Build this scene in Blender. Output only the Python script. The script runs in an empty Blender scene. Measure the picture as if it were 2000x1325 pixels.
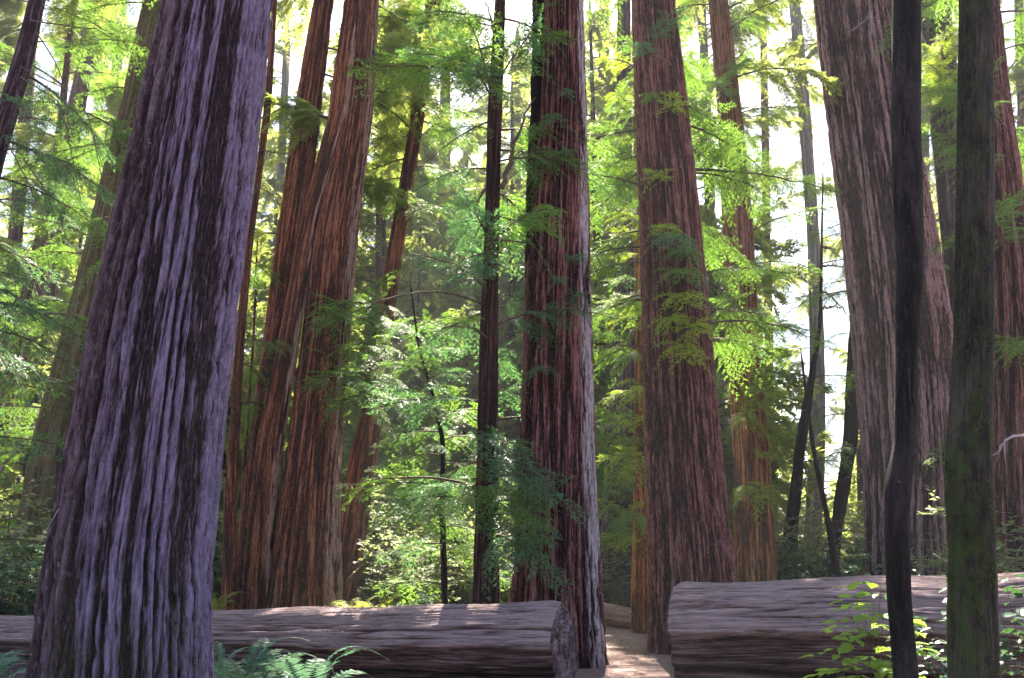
import bpy, math, random
import numpy as np
from mathutils import Vector, Matrix

S = bpy.context.scene
COL = S.collection
R = math.radians

# ------------------------------------------------------------------ camera
F_PX, CX, CY = 1555.0, 1000.0, 662.5
PITCH = R(15.4)
CAM_Z = 1.65
cd = bpy.data.cameras.new('camera')
cd.sensor_width = 36.0
cd.lens = 36.0 * F_PX / 2000.0
cd.clip_end = 2000
cam = bpy.data.objects.new('camera', cd)
COL.objects.link(cam)
cam.location = (0, 0, CAM_Z)
cam.rotation_euler = (math.pi / 2 + PITCH, 0, 0)
S.camera = cam

# ------------------------------------------------------------------ world, sun, exposure
SUN_AZ, SUN_EL = R(6), R(54)          # azimuth measured from +Y towards +X
w = bpy.data.worlds.new('World')
S.world = w
w.use_nodes = True
nt = w.node_tree
sky = nt.nodes.new('ShaderNodeTexSky')
sky.sky_type = 'NISHITA'
sky.sun_disc = False
sky.sun_elevation = SUN_EL
sky.sun_rotation = SUN_AZ
sky.air_density = 1.0
sky.dust_density = 2.5
bg = nt.nodes['Background']
bg.inputs['Strength'].default_value = 0.055
nt.links.new(sky.outputs[0], bg.inputs[0])
sd = bpy.data.lights.new('sun', 'SUN')
sd.energy = 5.0
sd.angle = R(0.5)
sd.color = (1.0, 0.90, 0.74)
sun = bpy.data.objects.new('sun', sd)
COL.objects.link(sun)
sdir = Vector((math.sin(SUN_AZ) * math.cos(SUN_EL), math.cos(SUN_AZ) * math.cos(SUN_EL), math.sin(SUN_EL)))
sun.rotation_euler = sdir.to_track_quat('Z', 'Y').to_euler()
sun.location = sdir * 60
S.view_settings.view_transform = 'Standard'
S.view_settings.look = 'None'
S.view_settings.exposure = 2.7
S.view_settings.gamma = 1.0
S.render.engine = 'CYCLES'
S.cycles.use_denoising = True
S.cycles.max_bounces = 6
S.cycles.diffuse_bounces = 4
S.cycles.transmission_bounces = 4
S.cycles.volume_bounces = 0
S.cycles.use_adaptive_sampling = True
S.cycles.adaptive_threshold = 0.02
S.cycles.sample_clamp_indirect = 6

HAZE_DENSITY = 0.0010

# ------------------------------------------------------------------ pixel -> place
def P(px, py, Y):
    a = (px - CX) / F_PX
    b = (CY - py) / F_PX
    dy = math.cos(PITCH) - b * math.sin(PITCH)
    dz = math.sin(PITCH) + b * math.cos(PITCH)
    t = Y / dy
    return np.array([a * t, Y, CAM_Z + dz * t]), t

# ------------------------------------------------------------------ noise (vectorised)
_rs = np.random.RandomState(11)
_perm = _rs.permutation(512)
_perm = np.concatenate([_perm, _perm, _perm])
_grad = _rs.normal(size=(512, 3))
_grad /= np.linalg.norm(_grad, axis=1)[:, None]
def noise(x, y, z):
    xi, yi, zi = np.floor(x).astype(int), np.floor(y).astype(int), np.floor(z).astype(int)
    xf, yf, zf = x - xi, y - yi, z - zi
    f = lambda t: t * t * t * (t * (t * 6 - 15) + 10)
    u, v, w_ = f(xf), f(yf), f(zf)
    out = 0
    for i in (0, 1):
        for j in (0, 1):
            for k in (0, 1):
                h = _perm[_perm[((xi + i) & 511)] + ((yi + j) & 511)]
                h = _perm[h + ((zi + k) & 511)]
                g = _grad[h]
                d = g[..., 0] * (xf - i) + g[..., 1] * (yf - j) + g[..., 2] * (zf - k)
                out = out + d * (u if i else 1 - u) * (v if j else 1 - v) * (w_ if k else 1 - w_)
    return out
def sstep(a, b, x):
    t = np.clip((x - a) / (b - a), 0, 1)
    return t * t * (3 - 2 * t)

# ------------------------------------------------------------------ objects
def tag(o, label=None, cat=None, group=None, kind=None):
    if label: o['label'] = label
    if cat: o['category'] = cat
    if group: o['group'] = group
    if kind: o['kind'] = kind
    return o
def link(name, data, parent=None, loc=None, rot=None, scale=None):
    o = bpy.data.objects.new(name, data)
    COL.objects.link(o)
    if parent: o.parent = parent
    if loc is not None: o.location = loc
    if rot is not None: o.rotation_euler = rot
    if scale is not None: o.scale = scale
    return o
def empty(name, loc, label, cat, group=None):
    o = link(name, None, loc=loc)
    o.empty_display_size = 0.3
    return tag(o, label, cat, group)
def mesh(name, V, Fq, mats, mi=None, smooth=False, attrs=None):
    """V (n,3) array, Fq (m,4) or list of faces"""
    me = bpy.data.meshes.new(name)
    V = np.asarray(V, dtype=np.float32)
    if isinstance(Fq, np.ndarray):
        m, k = Fq.shape
        me.vertices.add(len(V)); me.vertices.foreach_set('co', V.ravel())
        me.loops.add(m * k); me.loops.foreach_set('vertex_index', Fq.astype(np.int32).ravel())
        me.polygons.add(m)
        me.polygons.foreach_set('loop_start', np.arange(m, dtype=np.int32) * k)
        me.polygons.foreach_set('loop_total', np.full(m, k, dtype=np.int32))
        me.update(calc_edges=True)
    else:
        me.from_pydata(V.tolist(), [], Fq)
    for mt in (mats if isinstance(mats, (list, tuple)) else [mats]):
        me.materials.append(mt)
    n = len(me.polygons)
    if mi is not None: me.polygons.foreach_set('material_index', np.asarray(mi, dtype=np.int32))
    if smooth: me.polygons.foreach_set('use_smooth', np.ones(n, dtype=bool))
    for k, a in (attrs or {}).items():
        a = np.asarray(a, dtype=np.float32)
        if a.ndim == 2:
            at = me.attributes.new(k, 'FLOAT_VECTOR', 'POINT'); at.data.foreach_set('vector', a.ravel())
        else:
            at = me.attributes.new(k, 'FLOAT', 'POINT'); at.data.foreach_set('value', a)
    me.update()
    return me

# ------------------------------------------------------------------ materials
def mat_new(name):
    m = bpy.data.materials.new(name)
    m.use_nodes = True
    t = m.node_tree
    return m, t, t.nodes, t.links, t.nodes['Principled BSDF']
def mixc(t, fac, a, b, mode='MIX'):
    n = t.nodes.new('ShaderNodeMix'); n.data_type = 'RGBA'; n.blend_type = mode
    for s, v in ((n.inputs[0], fac), (n.inputs[6], a), (n.inputs[7], b)):
        if isinstance(v, bpy.types.NodeSocket): t.links.new(v, s)
        else: s.default_value = v if not isinstance(v, tuple) else (*v, 1)[:4]
    return n.outputs[2]
def mathn(t, op, a, b=None, c=None):
    n = t.nodes.new('ShaderNodeMath'); n.operation = op
    for i, v in enumerate((a, b, c)):
        if v is None: continue
        if isinstance(v, bpy.types.NodeSocket): t.links.new(v, n.inputs[i])
        else: n.inputs[i].default_value = v
    return n.outputs[0]
def attr(t, name, vec=False):
    n = t.nodes.new('ShaderNodeAttribute'); n.attribute_name = name
    return n.outputs['Vector'] if vec else n.outputs['Fac']
def tex(t, co, scale, sx=1, sy=1, sz=1, detail=4, rough=0.6, dist=0):
    mp = t.nodes.new('ShaderNodeMapping'); mp.inputs['Scale'].default_value = (sx, sy, sz)
    t.links.new(co, mp.inputs[0])
    n = t.nodes.new('ShaderNodeTexNoise')
    n.inputs['Scale'].default_value = scale
    n.inputs['Detail'].default_value = detail
    n.inputs['Roughness'].default_value = rough
    n.inputs['Distortion'].default_value = dist
    t.links.new(mp.outputs[0], n.inputs['Vector'])
    return n.outputs['Fac']
def ramp(t, v, *stops):
    n = t.nodes.new('ShaderNodeValToRGB')
    e = n.color_ramp.elements
    while len(e) < len(stops): e.new(0.5)
    for i, (p, c) in enumerate(stops):
        e[i].position = p
        e[i].color = (*c, 1) if isinstance(c, tuple) else (c, c, c, 1)
    t.links.new(v, n.inputs[0])
    return n.outputs[0]

def bark_mat(name, groove, mid, ridge, grey=(0.30, 0.25, 0.28), fib=46, bump=0.7, moss=(0.10, 0.13, 0.025)):
    m, t, N, L, b = mat_new(name)
    co = attr(t, 'bark_co', True)
    rel = attr(t, 'relief')
    weather_light = attr(t, 'weather_light')  # grey amount: real weathering on some trunks, painted light on others
    ms = attr(t, 'moss')
    f1 = tex(t, co, 1, fib, fib, 2.6, 6, 0.65, 0.4)
    f2 = tex(t, co, 1, fib * 2.7, fib * 2.7, 11, 3, 0.6)
    big = tex(t, co, 1, 2.2, 2.2, 0.35, 4, 0.6)
    f1c = mathn(t, 'MULTIPLY_ADD', f1, 1.25, -0.25)
    v = mathn(t, 'ADD', mathn(t, 'MULTIPLY', rel, 0.55), f1c)
    v = mathn(t, 'ADD', v, mathn(t, 'MULTIPLY', mathn(t, 'SUBTRACT', big, 0.5), 0.5))
    c = ramp(t, v, (0.44, groove), (0.68, mid), (0.95, ridge))
    flake = mathn(t, 'GREATER_THAN', mathn(t, 'ADD', f2, mathn(t, 'MULTIPLY', f1, 0.3)), 0.74)
    c = mixc(t, mathn(t, 'MULTIPLY', flake, 0.35), c, tuple(min(1, x * 1.7) for x in ridge))
    wm = mathn(t, 'MULTIPLY', weather_light, ramp(t, v, (0.50, 0.0), (0.82, 1.0)))
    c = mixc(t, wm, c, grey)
    fine = tex(t, co, 1, fib * 1.6, fib * 1.6, 5.5, 5, 0.75, 0.8)
    spk = tex(t, co, 1, fib * .55, fib * .55, 9, 5, 0.75, 1.2)
    gain = mathn(t, 'MULTIPLY', ramp(t, fine, (0.36, 0.42), (0.52, 0.92), (0.66, 1.0)), ramp(t, spk, (0.36, 0.55), (0.56, 1.0)))
    c = mixc(t, 1.0, c, gain, 'MULTIPLY')
    patch = tex(t, co, 1, 9, 9, 7, 6, 0.75)
    mm = mathn(t, 'MULTIPLY', ms, ramp(t, patch, (0.42, 0.0), (0.58, 1.0)))
    c = mixc(t, mm, c, moss)
    L.new(c, b.inputs['Base Color'])
    b.inputs['Roughness'].default_value = 0.88
    b.inputs['Specular IOR Level'].default_value = 0.25
    h = mathn(t, 'ADD', mathn(t, 'MULTIPLY', f1, 0.8), mathn(t, 'ADD', mathn(t, 'MULTIPLY', f2, 0.25), mathn(t, 'MULTIPLY', fine, 0.6)))
    bp = N.new('ShaderNodeBump')
    bp.inputs['Strength'].default_value = bump
    bp.inputs['Distance'].default_value = 0.05
    L.new(h, bp.inputs['Height'])
    L.new(bp.outputs[0], b.inputs['Normal'])
    return m

M = {}
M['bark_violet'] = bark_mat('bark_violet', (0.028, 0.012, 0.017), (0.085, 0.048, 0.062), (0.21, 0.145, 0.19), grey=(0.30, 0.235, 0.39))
M['bark_red'] = bark_mat('bark_red', (0.030, 0.010, 0.006), (0.19, 0.062, 0.030), (0.46, 0.19, 0.105), grey=(0.50, 0.33, 0.29))
M['bark_plum'] = bark_mat('bark_plum', (0.014, 0.005, 0.006), (0.145, 0.052, 0.045), (0.37, 0.18, 0.165), grey=(0.60, 0.53, 0.58))
M['bark_rust'] = bark_mat('bark_rust', (0.06, 0.018, 0.008), (0.40, 0.135, 0.05), (0.70, 0.32, 0.15), grey=(0.30, 0.17, 0.19))
M['bark_dark'] = bark_mat('bark_dark', (0.007, 0.003, 0.004), (0.026, 0.013, 0.014), (0.065, 0.036, 0.036))
M['bark_umber'] = bark_mat('bark_umber', (0.012, 0.005, 0.005), (0.060, 0.026, 0.022), (0.16, 0.075, 0.062))
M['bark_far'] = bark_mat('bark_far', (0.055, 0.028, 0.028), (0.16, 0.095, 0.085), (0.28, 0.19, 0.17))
M['bark_hazed'] = bark_mat('bark_hazed', (0.10, 0.08, 0.085), (0.24, 0.21, 0.22), (0.42, 0.39, 0.41))  # distance haze put into a paler bark colour
M['bark_black'] = bark_mat('bark_black', (0.004, 0.002, 0.004), (0.013, 0.009, 0.011), (0.045, 0.036, 0.042), fib=22, bump=1.0)
M['bark_mossy'] = bark_mat('bark_mossy', (0.010, 0.008, 0.008), (0.034, 0.027, 0.026), (0.10, 0.08, 0.08), fib=30, bump=0.9, moss=(0.045, 0.066, 0.018))
for k in ('bark_mossy',):
    pass

def log_mat(name, dark, mid, pale):
    m, t, N, L, b = mat_new(name)
    co = attr(t, 'bark_co', True)
    rel = attr(t, 'relief')
    f1 = tex(t, co, 1, 0.9, 22, 22, 8, 0.8, 0.35)
    f2 = tex(t, co, 1, 8, 110, 110, 3, 0.6)
    big = tex(t, co, 1, 0.7, 4, 4, 5, 0.6)
    v = mathn(t, 'ADD', mathn(t, 'MULTIPLY_ADD', f1, 1.7, -0.5), mathn(t, 'MULTIPLY', big, 0.5))
    v = mathn(t, 'ADD', v, mathn(t, 'MULTIPLY', mathn(t, 'SUBTRACT', rel, 0.5), 0.6))
    c = ramp(t, v, (0.38, dark), (0.60, mid), (0.86, pale))
    fn = tex(t, co, 1, 1.6, 48, 48, 7, 0.85, 0.5)
    c = mixc(t, 1.0, c, ramp(t, fn, (0.38, 0.25), (0.5, 0.8), (0.6, 1.0)), 'MULTIPLY')
    L.new(c, b.inputs['Base Color'])
    b.inputs['Roughness'].default_value = 0.85
    b.inputs['Specular IOR Level'].default_value = 0.3
    bp = N.new('ShaderNodeBump'); bp.inputs['Strength'].default_value = 0.8; bp.inputs['Distance'].default_value = 0.04
    L.new(mathn(t, 'ADD', f1, mathn(t, 'MULTIPLY', f2, 0.4)), bp.inputs['Height'])
    L.new(bp.outputs[0], b.inputs['Normal'])
    return m
M['log_wood'] = log_mat('log_wood', (0.026, 0.010, 0.008), (0.15, 0.080, 0.070), (0.39, 0.28, 0.29))
M['log_cut'] = log_mat('log_cut', (0.09, 0.05, 0.055), (0.20, 0.13, 0.145), (0.34, 0.26, 0.31))
M['log_red'] = log_mat('log_red', (0.08, 0.03, 0.025), (0.26, 0.12, 0.10), (0.42, 0.25, 0.22))

def leaf_mat(name, col, back, trans=0.45, var=0.35, rough=0.5, spec=0.25):
    m, t, N, L, b = mat_new(name)
    oi = N.new('ShaderNodeObjectInfo')
    geo = N.new('ShaderNodeNewGeometry')
    pr = tex(t, geo.outputs['Position'], 2.3, detail=2)
    rnd = geo.outputs['Random Per Island']
    k = mathn(t, 'ADD', mathn(t, 'MULTIPLY', oi.outputs['Random'], 0.5), mathn(t, 'MULTIPLY', pr, 0.5))
    k = mathn(t, 'ADD', mathn(t, 'MULTIPLY', k, 0.6), mathn(t, 'MULTIPLY', rnd, 0.4))
    lo = tuple(x * (1 - var) for x in col); hi = tuple(x * (1 + var) for x in col)
    c = ramp(t, k, (0.2, lo), (0.8, hi))
    lo2 = tuple(x * (1 - var * .6) for x in back); hi2 = tuple(x * (1 + var * .6) for x in back)
    c2 = ramp(t, k, (0.2, lo2), (0.8, hi2))
    L.new(c, b.inputs['Base Color'])
    b.inputs['Roughness'].default_value = rough
    b.inputs['Specular IOR Level'].default_value = spec
    tr = N.new('ShaderNodeBsdfTranslucent'); L.new(c2, tr.inputs[0])
    mx = N.new('ShaderNodeMixShader'); mx.inputs[0].default_value = trans
    L.new(b.outputs[0], mx.inputs[1]); L.new(tr.outputs[0], mx.inputs[2])
    L.new(mx.outputs[0], N['Material Output'].inputs[0])
    return m
M['leaf_green'] = leaf_mat('leaf_green', (0.06, 0.14, 0.035), (0.26, 0.48, 0.06))
M['leaf_teal'] = leaf_mat('leaf_teal', (0.075, 0.18, 0.095), (0.16, 0.36, 0.10), trans=0.4)
M['leaf_sunlit'] = leaf_mat('leaf_sunlit', (0.19, 0.29, 0.035), (0.46, 0.62, 0.05), trans=0.55)  # green leaf with sunlight put into its colour
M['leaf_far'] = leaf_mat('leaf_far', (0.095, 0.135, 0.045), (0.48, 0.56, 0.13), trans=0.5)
M['leaf_bush'] = leaf_mat('leaf_bush', (0.11, 0.15, 0.08), (0.38, 0.45, 0.18), trans=0.45, rough=0.5, spec=0.25)
M['leaf_salal'] = leaf_mat('leaf_salal', (0.035, 0.085, 0.055), (0.08, 0.18, 0.05), trans=0.3, rough=0.4, spec=0.35)
M['leaf_maple'] = leaf_mat('leaf_maple', (0.10, 0.21, 0.045), (0.34, 0.52, 0.06), trans=0.55)
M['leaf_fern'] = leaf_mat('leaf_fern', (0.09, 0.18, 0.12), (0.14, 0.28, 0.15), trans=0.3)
M['leaf_fern_lit'] = leaf_mat('leaf_fern_lit', (0.18, 0.24, 0.05), (0.45, 0.48, 0.08), trans=0.55)  # sun on the ferns painted as a yellower leaf
def twig_mat(name, a, b_):
    m, t, N, L, b = mat_new(name)
    geo = N.new('ShaderNodeNewGeometry')
    n = tex(t, geo.outputs['Position'], 14, detail=3)
    L.new(ramp(t, n, (0.3, a), (0.7, b_)), b.inputs['Base Color'])
    b.inputs['Roughness'].default_value = 0.85
    return m
M['twig'] = twig_mat('twig', (0.05, 0.03, 0.022), (0.12, 0.08, 0.06))
M['twig_dark'] = twig_mat('twig_dark', (0.018, 0.012, 0.012), (0.06, 0.045, 0.04))
M['twig_pale'] = twig_mat('twig_pale', (0.20, 0.16, 0.18), (0.42, 0.36, 0.42))

M['litter'] = twig_mat('litter', (0.10, 0.045, 0.03), (0.36, 0.22, 0.16))
def ground_mat():
    m, t, N, L, b = mat_new('forest_duff')
    geo = N.new('ShaderNodeNewGeometry')
    p = geo.outputs['Position']
    n1 = tex(t, p, 0.5, detail=5); n2 = tex(t, p, 9, detail=6, rough=0.7); n3 = tex(t, p, 45, detail=3, rough=0.7)
    c = ramp(t, mathn(t, 'ADD', mathn(t, 'MULTIPLY', n2, 0.6), mathn(t, 'MULTIPLY', n3, 0.4)),
             (0.3, (0.07, 0.038, 0.034)), (0.5, (0.20, 0.125, 0.115)), (0.72, (0.42, 0.33, 0.31)))
    c = mixc(t, ramp(t, n1, (0.35, 0.0), (0.7, 0.45)), c, (0.30, 0.22, 0.21))
    L.new(c, b.inputs['Base Color']); b.inputs['Roughness'].default_value = 0.95
    bp = N.new('ShaderNodeBump'); bp.inputs['Strength'].default_value = 0.8; bp.inputs['Distance'].default_value = 0.04
    L.new(mathn(t, 'ADD', n2, n3), bp.inputs['Height']); L.new(bp.outputs[0], b.inputs['Normal'])
    return m
M['ground'] = ground_mat()

# ------------------------------------------------------------------ ground
def ground_z(x, y):
    x = np.asarray(x, float); y = np.asarray(y, float)
    z = noise(x * 0.13, y * 0.13, 0 * x) * 0.22 * sstep(14, 30, y) + noise(x * 0.9, y * 0.9, 0 * x + 7) * 0.05
    return z + sstep(60, 160, y) * 5
def axis(segments):
    out = []
    for a, b, n in segments: out.append(np.linspace(a, b, n, endpoint=False))
    return np.concatenate(out + [[segments[-1][1]]])
gx = axis([(-600, -60, 10), (-60, -12, 34), (-12, 12, 130), (12, 60, 34), (60, 600, 10)])
gy = axis([(-120, 0, 12), (0, 7, 12), (7, 24, 110), (24, 80, 60), (80, 900, 20)])
GX, GY = np.meshgrid(gx, gy)
GZ = ground_z(GX, GY)
V = np.stack([GX, GY, GZ], -1).reshape(-1, 3)
nx, ny = len(gx), len(gy)
ii = (np.arange(ny - 1)[:, None] * nx + np.arange(nx - 1)[None, :]).ravel()
Fq = np.stack([ii, ii + 1, ii + nx + 1, ii + nx], 1)
tag(link('ground', mesh('ground', V, Fq, M['ground'], smooth=True)), kind='structure')

# ------------------------------------------------------------------ trunks
def trunk_geo(zs, cen, rad, seg, depth=0.05, spacing=0.13, seed=0, stretch=0.055, flute=0.05, twist=0.0,
              wfun=None, mfun=None, smoothbark=False):
    """rings of a furrowed trunk; cen (n,2) about base, rad (n)"""
    rs = np.random.RandomState(seed)
    n = len(zs)
    th = np.linspace(0, 2 * np.pi, seg, endpoint=False)
    TH = np.repeat(th[None, :], n, 0); Z = np.repeat(zs[:, None], seg, 1); RR = np.repeat(rad[:, None], seg, 1)
    R0 = float(np.interp(2.0, zs, rad)); off = rs.uniform(0, 200, 3)
    tw = TH + twist * Z
    wob = noise(np.cos(tw) * R0 * 1.3 + off[0], np.sin(tw) * R0 * 1.3 + off[1], Z * 0.25)
    X0 = np.cos(tw + wob * 0.05) * R0; Y0 = np.sin(tw + wob * 0.05) * R0
    k = 1 / spacing
    if smoothbark:
        h = noise(X0 * 9 + off[0], Y0 * 9, Z * 3 + off[2]) * 0.6 + noise(X0 * 3, Y0 * 3 + off[1], Z * 1.1 + off[2])
        rel = np.clip(0.5 + h, 0, 1)
        disp = h * depth
    else:
        n1 = noise(X0 * k + off[0], Y0 * k + off[1], Z * k * stretch + off[2])
        n2 = noise(X0 * k * 1.9 + off[1], Y0 * k * 1.9 + off[2], Z * k * stretch * 1.7 + off[0])
        n3 = noise(X0 * k * 4.2 + off[2], Y0 * k * 4.2 + off[1], Z * k * 0.22 + off[0])
        g1 = sstep(0.0, 0.25, np.abs(n1)); g2 = sstep(0.0, 0.20, np.abs(n2))
        rel = g1 * (0.5 + 0.5 * g2)
        n4 = noise(X0 * k * 8 + off[0], Y0 * k * 8 + off[2], Z * k * 0.7 + off[1])
        n5 = noise(X0 * k * 3 + off[1], Y0 * k * 3 + off[0], Z * k * 0.16 + off[2])
        rel = np.clip(rel + n3 * 0.6 + n4 * .55 - .45 * (1 - sstep(0, .13, np.abs(n5))), 0, 1)
        disp = (rel - 0.8) * depth + n3 * depth * 0.22
    fl = noise(np.cos(TH) * 1.7 + off[0], np.sin(TH) * 1.7 + off[1], Z * 0.07 + off[2])
    base = np.exp(-Z / 1.3)
    but = noise(np.cos(TH) * 2.6 + off[1], np.sin(TH) * 2.6 + off[0], Z * 0.15) * base
    r = RR * (1 + fl * flute * 2 + but * flute * 3) + disp * np.clip(RR / max(R0, 1e-3), 0.4, 1.3)
    V = np.stack([cen[:, 0][:, None] + r * np.cos(TH), cen[:, 1][:, None] + r * np.sin(TH), Z], -1).reshape(-1, 3)
    i = np.arange(n - 1)[:, None] * seg; j = np.arange(seg)[None, :]; jn = (j + 1) % seg
    Fq = np.stack([i + j, i + jn, i + seg + jn, i + seg + j], -1).reshape(-1, 4)
    w_ = wfun(TH, Z) if wfun else np.zeros_like(Z)
    m_ = mfun(TH, Z) if mfun else np.zeros_like(Z)
    A = {'bark_co': np.stack([X0 + off[0], Y0 + off[1], Z + off[2]], -1).reshape(-1, 3), 'relief': rel.ravel(),
         'weather_light': w_.ravel(), 'moss': m_.ravel()}
    return V, Fq, A

class Tree: pass
def make_tree(name, label, cat, prof, Y, mat, seg=96, rows=110, top=None, depth=0.05, spacing=0.13, group=None,
              seed=0, flute=0.05, twist=0.0, wfun=None, mfun=None, smoothbark=False, stretch=0.038, zbase=None, lean_y=0.0):
    """prof = [(py, x_left, x_right), ...] top to bottom of the picture, all in the plane at Y"""
    pts = []
    for py, xl, xr in prof:
        c, t = P((xl + xr) / 2, py, Y)
        pts.append((c[2], c[0], (xr - xl) / 2 * t / F_PX))
    pts.sort()
    z = np.array([p[0] for p in pts]); x = np.array([p[1] for p in pts]); r = np.array([p[2] for p in pts])
    gz = 0.0
    # go on down to the ground and up beyond the picture
    if z[0] > gz:
        k = (x[1] - x[0]) / (z[1] - z[0]); kr = (r[1] - r[0]) / (z[1] - z[0])
        x = np.r_[x[0] - k * (z[0] - gz + 0.3), x]; r = np.r_[min(r[0] - kr * (z[0] + 0.3), r[0] * 1.25), r]; z = np.r_[gz - 0.3, z]
    H = top if top else max(z[-1] + 3, 30)
    if H > z[-1]:
        k = (x[-1] - x[-3]) / (z[-1] - z[-3]) if len(z) > 2 else 0
        k = float(np.clip(k, -0.12, 0.12))
        zz = np.linspace(z[-1], H, 5)[1:]
        x = np.r_[x, x[-1] + k * (zz - z[-1])]
        r = np.r_[r, r[-1] * (1 - 0.8 * (zz - z[-1]) / (H - z[-1]))]; z = np.r_[z, zz]
    zvis = min(H, P(1000, -60, Y)[0][2])
    zs = np.concatenate([np.linspace(z[0], zvis, rows), np.linspace(zvis, H, 16)[1:]]) if H > zvis + .5 else np.linspace(z[0], H, rows)
    def sm(v):
        q = np.interp(zs, z, v)
        ker = np.hanning(9); ker /= ker.sum()
        return np.convolve(np.pad(q, 4, 'reflect', reflect_type='odd'), ker, 'valid')
    cx, rr = sm(x), np.maximum(sm(r), 0.004)
    bx = float(np.interp(0, zs, cx))
    T = Tree(); T.Y = Y; T.zs = zs; T.cx = cx; T.r = rr; T.bx = bx
    T.root = empty(name, (bx, Y, 0), label, cat, group)
    V, Fq, A = trunk_geo(zs, np.stack([cx - bx, lean_y * zs], 1), rr, seg, depth, spacing, seed, stretch, flute, twist, wfun, mfun, smoothbark)
    T.lean_y = lean_y
    T.trunk = link('trunk', mesh('trunk', V, Fq, mat, smooth=True, attrs=A), T.root)
    return T

# ------------------------------------------------------------------ foliage generators
def tube(path, radii, sides=5):
    path = np.asarray(path, float); n = len(path)
    tan = np.gradient(path, axis=0); tan /= np.linalg.norm(tan, axis=1)[:, None] + 1e-9
    up = np.array([0, 0, 1.0]); s = np.cross(tan, up); sn = np.linalg.norm(s, axis=1)
    s[sn < 1e-3] = (1, 0, 0); s /= np.linalg.norm(s, axis=1)[:, None]
    u = np.cross(s, tan)
    a = np.linspace(0, 2 * np.pi, sides, endpoint=False)
    V = path[:, None, :] + np.asarray(radii)[:, None, None] * (np.cos(a)[None, :, None] * s[:, None, :] + np.sin(a)[None, :, None] * u[:, None, :])
    i = np.arange(n - 1)[:, None] * sides; j = np.arange(sides)[None, :]; jn = (j + 1) % sides
    return V.reshape(-1, 3), np.stack([i + j, i + jn, i + sides + jn, i + sides + j], -1).reshape(-1, 4)
class Acc:
    def __init__(s): s.V = []; s.F = []; s.n = 0
    def add(s, V, Fq): s.V.append(V); s.F.append(Fq + s.n); s.n += len(V)
    def get(s): return np.concatenate(s.V), np.concatenate(s.F)
def blades(p, d, nrm, ln, wd):
    """narrow diamond leaves: base p, direction d, plane normal nrm, arrays"""
    d = d / (np.linalg.norm(d, axis=1)[:, None] + 1e-9)
    s = np.cross(nrm, d); s /= np.linalg.norm(s, axis=1)[:, None] + 1e-9
    ln = ln[:, None]; wd = wd[:, None]
    V = np.stack([p, p + d * ln * .45 + s * wd * .5, p + d * ln, p + d * ln * .45 - s * wd * .5], 1).reshape(-1, 3)
    return V, np.arange(len(V)).reshape(-1, 4)

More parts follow.
